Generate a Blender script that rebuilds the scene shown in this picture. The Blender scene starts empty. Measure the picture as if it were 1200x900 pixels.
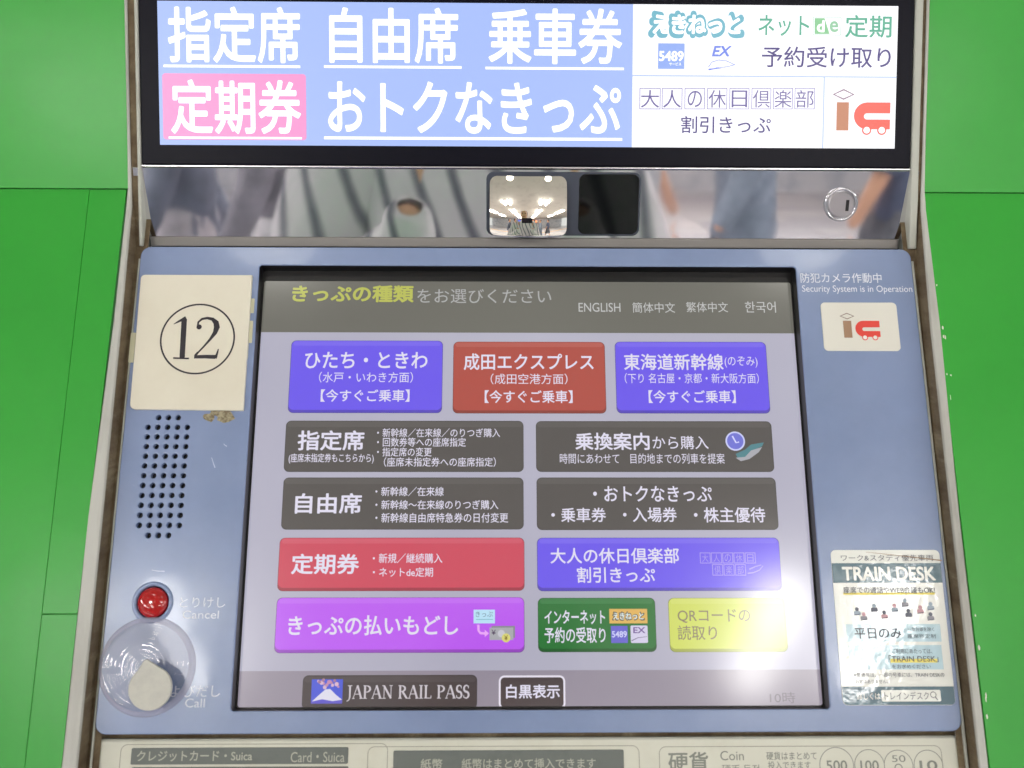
import bpy, math, random
from mathutils import Matrix, Vector
random.seed(12)
SC = bpy.context.scene
COL = SC.collection
rad = math.radians

# ------------------------------------------------------------------ camera, world, exposure
LEAN = rad(11.36)                       # the machine leans back a little
FOLD_H = 1.35                           # height of the fold between sign and console
MW = Matrix.Translation((0, 0, FOLD_H)) @ Matrix.Rotation(-LEAN, 4, 'X')
CAM_POS = Vector((-0.02013, -0.64512, -0.05182))      # in the machine's frame
PITCH, YAW, ROLL = 0.06345, 0.01532, 0.00249
FOCAL = 1150.0                          # in pixels of a 1200 px wide frame
def cam_axes():
    cp, sp, cy, sy, cr, sr = math.cos(PITCH), math.sin(PITCH), math.cos(YAW), math.sin(YAW), math.cos(ROLL), math.sin(ROLL)
    f = Vector((sy*cp, cy*cp, -sp)); rt = Vector((cy, -sy, 0)); up = rt.cross(f)
    return cr*rt + sr*up, -sr*rt + cr*up, f
RT, UP, FW = cam_axes()
cam = bpy.data.cameras.new('camera'); camo = bpy.data.objects.new('camera', cam); COL.objects.link(camo)
cm = Matrix.Identity(4)
for i, v in enumerate((RT, UP, -FW)):
    for j in range(3): cm[j][i] = v[j]
camo.matrix_world = MW @ Matrix.Translation(CAM_POS) @ cm
cam.sensor_width = 36; cam.lens = FOCAL/1200*36; cam.clip_start = 0.02; cam.clip_end = 200
SC.camera = camo
cam.dof.use_dof = True; cam.dof.focus_distance = 0.66; cam.dof.aperture_fstop = 9.0
w = bpy.data.worlds.new('World'); SC.world = w; w.use_nodes = True
w.node_tree.nodes['Background'].inputs[0].default_value = (0.93, 0.97, 1.0, 1)
w.node_tree.nodes['Background'].inputs[1].default_value = 0.90
SC.view_settings.view_transform = 'Standard'; SC.view_settings.look = 'None'
SC.view_settings.exposure = 0.0; SC.view_settings.gamma = 1.0
TUBE_POWER = 26.0            # tubes further down the hall
NEAR_POWER = 34.0            # the four short fixtures nearest the machine
SC.cycles.use_denoising = True
SC.cycles.max_bounces = 8; SC.cycles.sample_clamp_indirect = 25.0

# ------------------------------------------------------------------ planes of the machine
TH = 0.3121                             # angle between sign plane and console plane
S_TILT = rad(12.0)                      # the mirror strip leans inward at its foot
def frame(o, v, n):
    u = Vector((1, 0, 0)); m = Matrix.Identity(4)
    for i, a in enumerate((u, v, n)):
        for j in range(3): m[j][i] = a[j]
    for j in range(3): m[j][3] = o[j]
    return m
PL = {
 'D': frame(Vector((0,0,0)), Vector((0,0,1)), Vector((0,-1,0))),
 'C': frame(Vector((0,0,0)), Vector((0,math.sin(TH),math.cos(TH))), Vector((0,-math.cos(TH),math.sin(TH)))),
 'S': frame(Vector((0,0,0.0475)), Vector((0,-math.sin(S_TILT),math.cos(S_TILT))), Vector((0,-math.cos(S_TILT),-math.sin(S_TILT)))),
}
PLI = {k: m.inverted() for k, m in PL.items()}
def un(px, py, pl, off=0.0):
    """point (u, v) of a plane, measured off the photograph once, in metres"""
    d = RT*((px-600)/FOCAL) + UP*((450-py)/FOCAL) + FW
    n = PL[pl].col[2].to_3d(); o = PL[pl].col[3].to_3d() + n*off
    P = CAM_POS + d*((n.dot(o-CAM_POS))/n.dot(d))
    q = PLI[pl] @ P
    return (q.x, q.y)
def B(x0, y0, x1, y1, pl, off=0.0):
    a, b, c, d = un(x0,y0,pl,off), un(x1,y0,pl,off), un(x1,y1,pl,off), un(x0,y1,pl,off)
    return ((a[0]+d[0])/2, (c[1]+d[1])/2, (b[0]+c[0])/2, (a[1]+b[1])/2)     # u0, v0(bottom), u1, v1(top)
PX = 0.00055                            # about one photograph pixel on the machine, in metres

# ------------------------------------------------------------------ materials
def lin(c):
    return tuple(((x/255)/12.92 if x/255 <= 0.04045 else ((x/255+0.055)/1.055)**2.4) for x in c)
def principled(name, col, rough=0.5, metal=0.0, spec=0.5, coat=0.0, coat_r=0.05):
    m = bpy.data.materials.new(name); m.use_nodes = True
    b = m.node_tree.nodes['Principled BSDF']
    b.inputs['Base Color'].default_value = (*lin(col), 1)
    b.inputs['Roughness'].default_value = rough; b.inputs['Metallic'].default_value = metal
    b.inputs['Specular IOR Level'].default_value = spec
    b.inputs['Coat Weight'].default_value = coat; b.inputs['Coat Roughness'].default_value = coat_r
    return m
def N(m, t, **kw):
    n = m.node_tree.nodes.new(t)
    for k, v in kw.items():
        if k in n.inputs: n.inputs[k].default_value = v
        else: setattr(n, k, v)
    return n
def L(m, a, b): m.node_tree.links.new(a, b)
def texco(m, scale=(1,1,1)):
    t = N(m, 'ShaderNodeTexCoord'); mp = N(m, 'ShaderNodeMapping'); mp.inputs['Scale'].default_value = scale
    L(m, t.outputs['Object'], mp.inputs['Vector']); return mp.outputs['Vector']
def wear(m, col2, scale=30, lo=0.5, hi=0.7, vscale=(1,1,1), detail=6, amount=1.0):
    """blotches of a second colour"""
    b = m.node_tree.nodes['Principled BSDF']
    prev = b.inputs['Base Color']
    src = prev.links[0].from_socket if prev.links else None
    n = N(m, 'ShaderNodeTexNoise', Scale=scale, Detail=detail, Roughness=0.65)
    L(m, texco(m, vscale), n.inputs['Vector'])
    r = N(m, 'ShaderNodeValToRGB'); r.color_ramp.elements[0].position = lo; r.color_ramp.elements[1].position = hi
    r.color_ramp.elements[1].color = (amount, amount, amount, 1)
    L(m, n.outputs['Fac'], r.inputs['Fac'])
    x = N(m, 'ShaderNodeMix', data_type='RGBA')
    L(m, r.outputs['Color'], x.inputs['Factor'])
    if src: L(m, src, x.inputs[6])
    else: x.inputs[6].default_value = prev.default_value[:]
    x.inputs[7].default_value = (*lin(col2), 1)
    L(m, x.outputs[2], prev)
    return m
def bump(m, scale=200, strength=0.1, dist=0.001, detail=3, vscale=(1,1,1)):
    b = m.node_tree.nodes['Principled BSDF']
    n = N(m, 'ShaderNodeTexNoise', Scale=scale, Detail=detail)
    L(m, texco(m, vscale), n.inputs['Vector'])
    k = N(m, 'ShaderNodeBump', Strength=strength, Distance=dist)
    L(m, n.outputs['Fac'], k.inputs['Height']); L(m, k.outputs['Normal'], b.inputs['Normal'])
    if b.inputs['Coat Weight'].default_value > 0: L(m, k.outputs['Normal'], b.inputs['Coat Normal'])
    return m
def rough_var(m, scale=20, lo=0.1, hi=0.3):
    b = m.node_tree.nodes['Principled BSDF']
    n = N(m, 'ShaderNodeTexNoise', Scale=scale, Detail=5)
    L(m, texco(m), n.inputs['Vector'])
    r = N(m, 'ShaderNodeMapRange'); r.inputs[1].default_value = .35; r.inputs[2].default_value = .65
    r.inputs[3].default_value = lo; r.inputs[4].default_value = hi
    L(m, n.outputs['Fac'], r.inputs[0]); L(m, r.outputs[0], b.inputs['Roughness'])
    return m
_em = {}
def lit(col, gain=1.0, rough=0.13, glass=0.45):
    """a patch of a lit screen: emits its own colour behind a sheet of glass"""
    k = (tuple(col), gain, rough, glass)
    if k not in _em:
        m = principled('screen_%02x%02x%02x' % tuple(int(c) for c in col), (4,4,5), rough, 0, glass)
        b = m.node_tree.nodes['Principled BSDF']
        b.inputs['Coat Weight'].default_value = .74 if rough < .2 else 0; b.inputs['Coat Roughness'].default_value = .14
        b.inputs['Emission Color'].default_value = (*lin(col), 1); b.inputs['Emission Strength'].default_value = gain
        _em[k] = m
    return _em[k]
_pm = {}
def ink(col, rough=0.45):
    k = (tuple(col), rough)
    if k not in _pm: _pm[k] = principled('ink_%02x%02x%02x' % tuple(col), col, rough)
    return _pm[k]

# ------------------------------------------------------------------ mesh builder
class MB:
    def __init__(s): s.v = []; s.f = []; s.mi = []; s.m = []; s.sm = []
    def mat(s, m):
        if m not in s.m: s.m.append(m)
        return s.m.index(m)
    def add(s, vs, fs, m, smooth=False):
        b = len(s.v); k = s.mat(m); s.v += [tuple(v) for v in vs]
        for f in fs: s.f.append([b+i for i in f]); s.mi.append(k); s.sm.append(smooth)
    def poly(s, pts, z, m): s.add([(p[0], p[1], z) for p in pts], [list(range(len(pts)))], m)
    def rect(s, bx, z, m): s.poly([(bx[0],bx[1]),(bx[2],bx[1]),(bx[2],bx[3]),(bx[0],bx[3])], z, m)
    def rrect(s, bx, r, z, m): s.poly(rr(bx, r), z, m)
    def ring(s, a, b, za, zb, m, smooth=False):
        n = len(a); s.add([(p[0],p[1],za) for p in a]+[(p[0],p[1],zb) for p in b], [[i,(i+1)%n,n+(i+1)%n,n+i] for i in range(n)], m, smooth)
    def slab(s, bx, r, z0, z1, bev, m, msides=None):
        o = rr(bx, r); i = rr((bx[0]+bev,bx[1]+bev,bx[2]-bev,bx[3]-bev), max(r-bev, 1e-5))
        s.ring(o, o, z0, z1-bev, msides or m); s.ring(o, i, z1-bev, z1, m); s.poly(i, z1, m)
    def outline(s, bx, r, t, z, m):
        s.ring(rr(bx, r), rr((bx[0]+t,bx[1]+t,bx[2]-t,bx[3]-t), max(r-t,1e-5)), z, z, m)
    def disc(s, c, r, z, m, n=32): s.poly(circ(c, r, n), z, m)
    def cring(s, c, r0, r1, z, m, n=40): s.ring(circ(c, r1, n), circ(c, r0, n), z, z, m)
    def lathe(s, c, prof, m, n=48, smooth=True, cap=True):
        """prof: (radius, z) from the outside in"""
        b = []
        for r, z in prof: b.append([(c[0]+r*math.cos(2*math.pi*i/n), c[1]+r*math.sin(2*math.pi*i/n), z) for i in range(n)])
        vs = [p for q in b for p in q]; fs = []
        for k in range(len(prof)-1):
            for i in range(n): fs.append([k*n+i, k*n+(i+1)%n, (k+1)*n+(i+1)%n, (k+1)*n+i])
        s.add(vs, fs, m, smooth)
        if cap and prof[-1][0] > 1e-6: s.poly(circ(c, prof[-1][0], n), prof[-1][1], m)
    def box(s, x0,y0,z0,x1,y1,z1, m):
        v = [(x0,y0,z0),(x1,y0,z0),(x1,y1,z0),(x0,y1,z0),(x0,y0,z1),(x1,y0,z1),(x1,y1,z1),(x0,y1,z1)]
        s.add(v, [[3,2,1,0],[4,5,6,7],[0,1,5,4],[1,2,6,5],[2,3,7,6],[3,0,4,7]], m)
    def stroke(s, pts, w0, w1, z, m):
        n = len(pts); vs = []
        for i, p in enumerate(pts):
            a = Vector(pts[max(i-1,0)]); b = Vector(pts[min(i+1,n-1)]); d = (b-a).normalized(); q = Vector((-d.y, d.x))
            t = i/(n-1); ww = (w0(t) if callable(w0) else w0+(w1-w0)*t)/2
            vs += [(p[0]+q.x*ww, p[1]+q.y*ww, z), (p[0]-q.x*ww, p[1]-q.y*ww, z)]
        s.add(vs, [[2*i, 2*i+1, 2*i+3, 2*i+2] for i in range(n-1)], m)
    def text(s, body, bx, z, m, bold=0.0, shear=0.0):
        v0, f0 = glyphs(body, 0.0)
        if bold > .003:                     # heavier strokes: the same outline laid round a small circle
            nd = 8 if bold < .05 else 16
            sh = [(bold*math.cos(2*math.pi*i/nd), bold*math.sin(2*math.pi*i/nd)) for i in range(nd)]
            if nd == 16: sh += [(bold*.55*math.cos(math.pi*i/4), bold*.55*math.sin(math.pi*i/4)) for i in range(8)]
        else: sh = [(0,0)]
        vs = [(x+a, y+c) for a, c in sh for x, y in v0]; nv = len(v0)
        fs = [[i+k*nv for i in f] for k in range(len(sh)) for f in f0]
        zz = [z+k*1.5e-6 for k in range(len(sh)) for _ in v0]
        xs = [v[0]+shear*v[1] for v in vs]; ys = [v[1] for v in vs]
        x0, x1, y0, y1 = min(xs), max(xs), min(ys), max(ys)
        sx = (bx[2]-bx[0])/(x1-x0); sy = (bx[3]-bx[1])/max(y1-y0, 1e-6)
        s.add([(bx[0]+(x-x0)*sx, bx[1]+(y-y0)*sy, q) for x, y, q in zip(xs, ys, zz)], fs, m)
    def build(s, name, parent=None, mat=None):
        me = bpy.data.meshes.new(name); me.from_pydata(s.v, [], s.f)
        for m in s.m: me.materials.append(m)
        me.polygons.foreach_set('material_index', s.mi); me.polygons.foreach_set('use_smooth', s.sm); me.update()
        o = bpy.data.objects.new(name, me); COL.objects.link(o)
        if parent: o.parent = parent
        if mat is not None: o.matrix_basis = mat
        return o
def rr(bx, r, n=6):
    x0,y0,x1,y1 = bx; r = min(r, (x1-x0)/2-1e-6, (y1-y0)/2-1e-6); o = []
    for cx, cy, a in ((x1-r,y0+r,-90),(x1-r,y1-r,0),(x0+r,y1-r,90),(x0+r,y0+r,180)):
        for i in range(n+1): t = rad(a+90*i/n); o.append((cx+r*math.cos(t), cy+r*math.sin(t)))
    return o
def circ(c, r, n=32, ry=None): return [(c[0]+r*math.cos(2*math.pi*i/n), c[1]+(ry or r)*math.sin(2*math.pi*i/n)) for i in range(n)]
_gl = {}
_tc = bpy.data.curves.new('scratch_text', 'FONT'); _to = bpy.data.objects.new('scratch_text', _tc); COL.objects.link(_to)
def glyphs(body, bold):
    k = (body, bold)
    if k not in _gl:
        _tc.body = body; _tc.offset = bold; _tc.resolution_u = 4
        bpy.context.view_layer.update()
        me = bpy.data.meshes.new_from_object(_to.evaluated_get(bpy.context.evaluated_depsgraph_get()))
        _gl[k] = ([(v.co.x, v.co.y) for v in me.vertices], [list(p.vertices) for p in me.polygons]); bpy.data.meshes.remove(me)
    return _gl[k]
def plate(outer, holes, z0, z1, bev, m):
    """flat plate with real holes, from a filled curve"""
    c = bpy.data.curves.new('scratch_curve', 'CURVE'); c.dimensions = '2D'; c.fill_mode = 'BOTH'
    for pts in [outer]+holes:
        sp = c.splines.new('POLY'); sp.points.add(len(pts)-1); sp.use_cyclic_u = True
        for i, p in enumerate(pts): sp.points[i].co = (p[0], p[1], 0, 1)
    c.extrude = (z1-z0)/2-bev; c.bevel_depth = bev; c.bevel_resolution = 2; c.offset = -bev
    o = bpy.data.objects.new('scratch_curve', c); COL.objects.link(o); bpy.context.view_layer.update()
    me = bpy.data.meshes.new_from_object(o.evaluated_get(bpy.context.evaluated_depsgraph_get()))
    b = MB(); b.add([(v.co.x, v.co.y, v.co.z+(z0+z1)/2) for v in me.vertices], [list(p.vertices) for p in me.polygons], m)
    bpy.data.objects.remove(o); bpy.data.curves.remove(c); bpy.data.meshes.remove(me)
    return b
def tag(o, label=None, cat=None, group=None, kind=None):
    for k, v in (('label',label),('category',cat),('group',group),('kind',kind)):
        if v: o[k] = v
    return o
def empty(name, mat=None):
    o = bpy.data.objects.new(name, None); o.empty_display_size = .05; COL.objects.link(o)
    if mat is not None: o.matrix_world = mat
    return o

# ------------------------------------------------------------------ the station hall behind the viewer (seen in the mirrors)
FLOOR = principled('hall_floor', (190,188,186), .25); 
_b = FLOOR.node_tree.nodes['Principled BSDF']
_br = N(FLOOR, 'ShaderNodeTexBrick', Scale=1.0); _br.offset = 0; _br.inputs['Color1'].default_value = (*lin((240,236,236)),1)
_br.inputs['Color2'].default_value = (*lin((206,206,212)),1); _br.inputs['Mortar'].default_value = (*lin((120,120,122)),1)
_br.inputs['Mortar Size'].default_value = .006; _br.inputs['Brick Width'].default_value = 1.2; _br.inputs['Row Height'].default_value = .6
L(FLOOR, texco(FLOOR), _br.inputs['Vector']); L(FLOOR, _br.outputs['Color'], _b.inputs['Base Color'])
b = MB(); b.rect((-14,-16,14,0.4), 0, FLOOR); fl = b.build('floor'); tag(fl, kind='structure')
CEIL = wear(principled('ceiling_board', (205,200,192), .8), (190,184,176), 2)
b = MB(); b.add([(-14,-16,2.92),(-14,.4,2.92),(14,.4,2.92),(14,-16,2.92)], [[0,1,2,3]], CEIL); ce = b.build('ceiling'); tag(ce, kind='structure')
FARW = wear(principled('far_wall_paint', (214,214,218), .6), (150,160,175), 1.3)
b = MB(); b.add([(-14,-15.5,0),(14,-15.5,0),(14,-15.5,2.92),(-14,-15.5,2.92)], [[0,1,2,3]], FARW); fw = b.build('far_wall'); tag(fw, kind='structure')
b = MB(); YEL = bump(principled('tactile_yellow', (225,165,60), .6), 40, .5, .004)
b.box(-12,-7.15,0.004,12,-6.85,0.009, YEL); ty = b.build('tactile_strip'); tag(ty, kind='structure')
for k, (x, c, lb) in enumerate(((-2.3,(90,110,225),'blue lit sign box on the far wall of the hall'),(2.1,(240,130,60),'orange lit sign box on the far wall of the hall'))):
    b = MB(); b.box(-1.1,-.1,-.35,1.1,.1,.35, lit(c, 2.0)); fr = principled('sign_casing', (60,60,66), .4)
    b.box(-1.13,-.12,.352,1.13,.12,.39, fr); b.box(-1.13,-.12,-.39,1.13,.12,-.352, fr)
    o = b.build('sign_box', None, Matrix.Translation((x,-15.2,2.2))); tag(o, lb, 'sign')
def glow(name, col, k):
    m = bpy.data.materials.new(name); m.use_nodes = True; nt = m.node_tree; nt.nodes.clear()
    e = nt.nodes.new('ShaderNodeEmission'); o = nt.nodes.new('ShaderNodeOutputMaterial')
    e.inputs[0].default_value = (*col, 1); e.inputs[1].default_value = k; nt.links.new(e.outputs[0], o.inputs[0]); return m
TUBE = glow('fluorescent_tube', (1,.98,.95), TUBE_POWER); TUBE_NEAR = glow('bright_fluorescent_tube', (1,.98,.95), NEAR_POWER)
CASE = principled('lamp_casing', (225,224,220), .35)
def ceiling_light(x, y, ln, label, tube=None):
    t = empty('ceiling_light', Matrix.Translation((x, y, 2.92)))
    tag(t, label, 'ceiling light', 'twin tube lights along the hall ceiling')
    h = MB(); h.box(-.30,-ln/2,-.05,.30,ln/2,-.001, CASE); h.build('housing', t)
    for s in (-1, 1):
        q = MB(); n = 10; vs = []; 
        for yy in (-ln/2+.02, ln/2-.02):
            vs += [(s*.22+.055*math.cos(2*math.pi*i/n), yy, -.11+.055*math.sin(2*math.pi*i/n)) for i in range(n)]
        q.add(vs, [[i,(i+1)%n,n+(i+1)%n,n+i] for i in range(n)]+[list(range(n))[::-1], list(range(n,2*n))], tube or TUBE, True); q.build('tube', t)
rows = [(1.29,-2.96,.36),(-1.52,-2.98,.40),(1.29,-3.46,.24),(-1.52,-3.40,.28),(1.36,-5.6,1.3),(-1.62,-5.6,1.3),(1.36,-8.0,1.3),(-1.62,-8.0,1.3),(1.36,-10.6,1.3),(-1.62,-10.6,1.3)]
fill_rows = [(4.6,-2.6),(-4.8,-2.6),(4.6,-5.6),(-4.8,-5.6),(4.6,-8.6),(-4.8,-8.6)]  # extra rows added to brighten the hall and its mirrored floor
words = ['nearest','second','third','fourth','farthest']
for i, (x, y, ln) in enumerate(rows):
    ceiling_light(x, y, ln, '%s twin tube light of the %s ceiling row behind the viewer' % (words[i//2], 'right' if x > 0 else 'left'), TUBE_NEAR if i < 4 else TUBE)
for i, (x, y) in enumerate(fill_rows):
    ceiling_light(x, y, 1.9, '%s long twin tube light added on the far %s to brighten the hall' % (words[i//2], 'right' if x > 0 else 'left'))
DOWN = glow('downlight_glow', (1,.97,.9), 9)
for x, y, r, lb in ((.80,-1.20,.13,'round ceiling downlight above and to the right of the machine'),(-.62,-1.2,.13,'round ceiling downlight above and to the left of the machine')):
    t = empty('ceiling_downlight', Matrix.Translation((x,y,2.915))); tag(t, lb, 'ceiling light')
    q = MB(); q.lathe((0,0), [(r+.02,-.001),(r+.02,-.012),(r,-.014),(r,-.004)], CASE, 40, cap=False); q.build('rim', t)
    q = MB(); q.poly(circ((0,0), r-.001, 40)[::-1], -.008, DOWN); q.build('lens', t)

# ------------------------------------------------------------------ green wall beside the machine
GREEN = bump(principled('green_film', (46,158,50), .34, 0, .28, .22, .20), 45, .08, .003, 4)
wear(GREEN, (54,166,56), 6, .4, .75)
DARKGAP = principled('dark_joint', (36,128,44), .7)
CH = PL['C']
wall = MB()
Lx, Rx = .2585, .2595
for s in (-1, 1):
    a, c = (-1.2, -Lx) if s < 0 else (Rx, 1.2)
    wall.add([PL['D'] @ Vector(p) for p in ((a,.024,-.003),(c,.024,-.003),(c,.9,-.003),(a,.9,-.003))], [[0,1,2,3]], DARKGAP)
    a, c = (-1.2, -.263) if s < 0 else (.260, 1.2)
    wall.add([PL['C'] @ Vector(p) for p in ((a,-.7,.006),(c,-.7,.006),(c,-.012,.006),(a,-.012,.006))], [[0,1,2,3]], DARKGAP)
wl = wall.build('wall', None, MW); tag(wl, kind='structure')
def wpanel(pl, pts, z):
    q = MB(); n = len(pts); c = Vector((sum(p[0] for p in pts)/n, sum(p[1] for p in pts)/n))
    ins = [tuple(Vector(p)+(c-Vector(p)).normalized()*.0003) for p in pts]
    q.ring(pts, ins, z-.0006, z, GREEN); q.poly(ins, z, GREEN); q.ring(pts, pts, z-.004, z-.0006, GREEN)
    q.build('panel', wl, PL[pl])
g = .0003
FZ = .0335
TF = -.0281                              # where console-parallel wall plane meets the fold (v)
wpanel('D', [(-1.2,FZ),(-Lx,FZ),(-Lx,.9),(-1.2,.9)], -.0005)
wpanel('D', [(Rx,FZ),(1.2,FZ),(1.2,.9),(Rx,.9)], -.0005)
zc = .0090
vtop = (PLI['C'] @ (PL['D'] @ Vector((0, FZ-.0002, -.0005)))).y
wpanel('C', [(-1.2,-.7),(-.28409,-.7),(-.28409,vtop),(-1.2,vtop)], zc)
wpanel('C', [(-.28391,-.236),(-.2636,-.236),(-.2605,vtop),(-.28391,vtop)], zc)
wpanel('C', [(-.28391,-.7),(-.264,-.7),(-.2636,-.23618),(-.28391,-.23618)], zc-.0001)
wpanel('C', [(.2605,-.7),(1.2,-.7),(1.2,vtop),(.2592,vtop)], zc)

# ------------------------------------------------------------------ the ticket machine
mach = empty('ticket_machine', MW)
tag(mach, 'blue grey ticket machine with large touch screen set into a green wall', 'ticket machine')
PAINT = principled('blue_grey_paint', (130,147,184), .22, 0, .5, .3, .035)
rough_var(PAINT, 25, .16, .27); wear(PAINT, (123,140,176), 14, .42, .7); wear(PAINT, (196,204,222), 55, .70, .76, (1,2.2,1), 8, .35)
IVORY = wear(principled('ivory_plastic', (210,210,196), .45), (194,192,174), 30, .5, .75, amount=.6)
TRIM = wear(wear(principled('worn_white_trim', (186,186,180), .45), (150,148,140), 40, .45, .75, (1,.12,.12)), (96,66,50), 70, .72, .75, (1,.3,.3))
GRIME = wear(wear(principled('brown_grime', (118,104,80), .85), (88,72,52), 70, .4, .65, (1,.3,1)), (150,138,112), 40, .58, .72, (1,.2,1))
bump(GRIME, 300, .5, .002)
LIP = wear(principled('grey_lip', (178,180,170), .4), (120,112,92), 60, .55, .75, (1,.3,1), amount=.7)
BLACKP = principled('black_plastic', (9,9,12), .35)
BLACKG = principled('black_gloss', (15,15,26), .3, 0, .08)
STEEL = principled('brushed_steel', (200,200,202), .22, 1.0)
MIRROR = rough_var(principled('polished_steel', (240,238,242), .03, 1.0), 30, .022, .045); 
CHROME = principled('chrome', (190,190,196), .16, 1.0)

# side trims: a folded profile following sign and console
def side(s, xs_up, xi_up, xs_lo, xi_lo):
    D, C = PL['D'], PL['C']
    O = .0095
    fz = .0005
    vf = (PLI['C'] @ (D @ Vector((0, .0335, .0005)))).y
    path = [(D, .9, fz, xs_up, xi_up), (D, .060, fz, xs_up, xi_up), (D, .0335, fz, xs_up+.0003, xi_up-.0003)]
    lo = [(C, vf-.012, O, xs_up+.0010, xi_up-.0012), (C, -.06, O, xs_up+.0016, xi_lo+.0004), (C, -.18, O, xs_lo-.0007, xi_lo), (C, -.70, O, xs_lo, xi_lo)]
    prof = []
    for fr, v, n, xo, xi in path+lo:
        bev = .0007 if fr is D else .0014
        prof.append([fr @ Vector((s*x, v, z)) for x, z in ((xo,n-.012),(xo,n-bev),(xo-bev*.8,n),(xi+bev*.8,n),(xi,n-bev))])
    b = MB(); m = len(prof[0]); vs = [p for q in prof for p in q]; fs = []
    for k in range(len(prof)-1):
        for i in range(m-1):
            f = [k*m+i, k*m+i+1, (k+1)*m+i+1, (k+1)*m+i]; fs.append(f if s < 0 else f[::-1])
    b.add(vs, fs, TRIM); b.build('side_trim', mach)
    # grimy inner wall of the groove
    b = MB(); w1 = []; 
    for fr, v, n, xo, xi in path+lo:
        w1 += [fr @ Vector((s*(xi+.00005), v, n-.0008)), fr @ Vector((s*(xi-.0005), v, -.004))]
    b.add(w1, [[2*k,2*k+1,2*k+3,2*k+2][::(1 if s<0 else -1)] for k in range(len(w1)//2-1)], GRIME)
    # groove floor
    a, c = sorted((s*.2512, s*(xi_up+.002))); b.add([D @ Vector(p) for p in ((a,-.02,-.0012),(c,-.02,-.0012),(c,.9,-.0012),(a,.9,-.0012))], [[0,1,2,3]], GRIME)
    a, c = sorted((s*.247, s*(xi_lo+.002))); b.add([C @ Vector(p) for p in ((a,-.7,-.0022),(c,-.7,-.0022),(c,.03,-.0022),(a,.03,-.0022))], [[0,1,2,3]], GRIME)
    b.build('seal', mach)
side(-1, .2588, .2568, .2645, .2545)
side(1, .2595, .2574, .2600, .2535)
for s, a in ((-1, .2522), (1, .2550)):
    b = MB(); x0, x1 = sorted((s*.2500, s*a))
    b.slab((x0,-.0035,x1,.9), .0006, -.02, .0014, .0006, LIP); b.build('inner_lip', mach, PL['D'])
    b = MB(); x0, x1 = sorted((s*.2509, s*(.2520 if s<0 else .2524)))
    b.slab((x0,-.7,x1,-.012), .0004, -.01, -.0004, .0004, LIP); b.build('inner_lip', mach, PL['C'])
b = MB(); b.box(-.249,-.7,-.30,.249,.03,-.016, BLACKP); b.build('housing', mach, PL['C'])

# --- sign display
sd = MB(); sd.slab((-.25,.0489,.25,.30), .0012, -.018, 0, .0008, BLACKG)
sdo = sd.build('sign_display', mach, PL['D'])
D = 'D'
def dT(b, s, x0,y0,x1,y1, m, bold=.0, z=.0006, shear=0): b.text(s, B(x0,y0,x1,y1,D), z, m, bold, shear)
G = 1.0
BLUE = lit((170,193,252), 1.0, .3); WHITE = lit((250,250,255), 1.15, .3); WT = lit((255,255,255), 1.3, .3)
lp = MB(); full = (-.2377,.0615,.2390,.1524); xw = B(741.5,50,741.6,60,D)[0]; 
lp.rect((full[0],full[1],xw,full[3]), .0002, BLUE); lp.rect((xw,full[1],full[2],full[3]), .0002, WHITE)
lp.rrect(B(191,86.5,359,164,D), .002, .0004, lit((252,156,212), 1.0, .3)); 
DIV = lit((185,205,245), 1, .3)
hy = B(900,89,900,90.5,D); lp.rect((xw,hy[1],full[2],hy[3]), .0004, DIV)
vx = B(964,100,965.5,170,D); lp.rect((vx[0],full[1],vx[2],hy[1]), .0004, DIV)
lp.build('lit_panel', sdo)
le = MB()
for s, bx, un_ in (('指定席',(197,8,352,74),(192,76.5,352,79.5)),('自由席',(386,9,537,74.5),(380,77.3,541,80.3)),('乗車券',(572.5,10,729,75.5),(569,79,731,82)),
                   ('定期券',(200.5,93.5,353,157.5),(198,160.5,354,163)),('おトクなきっぷ',(384.5,96,727.5,157),(380,161,729,164.3))):
    dT(le, s, *bx, WT, .018); le.rect(B(*un_, D), .0006, WT)
le.build('lettering', sdo)
le = MB()
TEAL = lit((118,186,205), 1, .3); PURP = lit((70,56,128), 1, .3); GRN = lit((88,176,146), 1, .3); LB = lit((150,178,246), 1, .3)
dT(le,'えきねっと', 759,12.5,872.5,45.5, TEAL, .12, .0005); dT(le,'えきねっと', 764.5,17.5,867.5,40.5, WT, .042, .0007)
dT(le,'ネット', 888.5,18,948,42.5, GRN, .01); dT(le,'定期', 990,18,1044.5,44.5, GRN, .012)
dT(le,'予約受け取り', 892.5,55,1043.5,79.5, PURP, .008); dT(le,'割引きっぷ', 798,136.5,903,156.5, PURP, .008)
le.outline(B(952.5,20,985.5,41.5,D), .0003, .0003, .0004, lit((150,205,160),1,.3)); le.poly([(p[0],p[1]) for p in [un(954.5,21.5,D),un(966,21.5,D),un(972,40,D),un(954.5,40,D)]], .0004, lit((140,205,150),1,.3))
dT(le,'d', 957,24,966,38, WT, .03, .0006); dT(le,'e', 972,25,982,38, lit((150,205,165),1,.3), .02, .0006)
le.rect(B(771,51,802,81,D), .0004, LB); dT(le,'5489', 772,60,801,72, WT, .03); dT(le,'サービス', 784,73.5,798,77, WT, .02)
dT(le,'EX', 834,54,857,66.5, lit((118,140,235),1,.3), .03, .0006, .25)
tr = [un(x,y,D) for x,y in ((830,79),(834,73),(842,70.5),(851,71.5),(861,76),(852,78.5),(840,79.5),(831,82.5))]
for i in range(len(tr)-1): le.stroke([tr[i],tr[i+1]], .0005, .0004, .0004+i*.00001, lit((130,150,238),1,.3))
le.stroke([un(830,81.5,D),un(840,80.5,D),un(846,81,D)], .0009, .0002, .0005, lit((110,130,235),1,.3))
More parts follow.
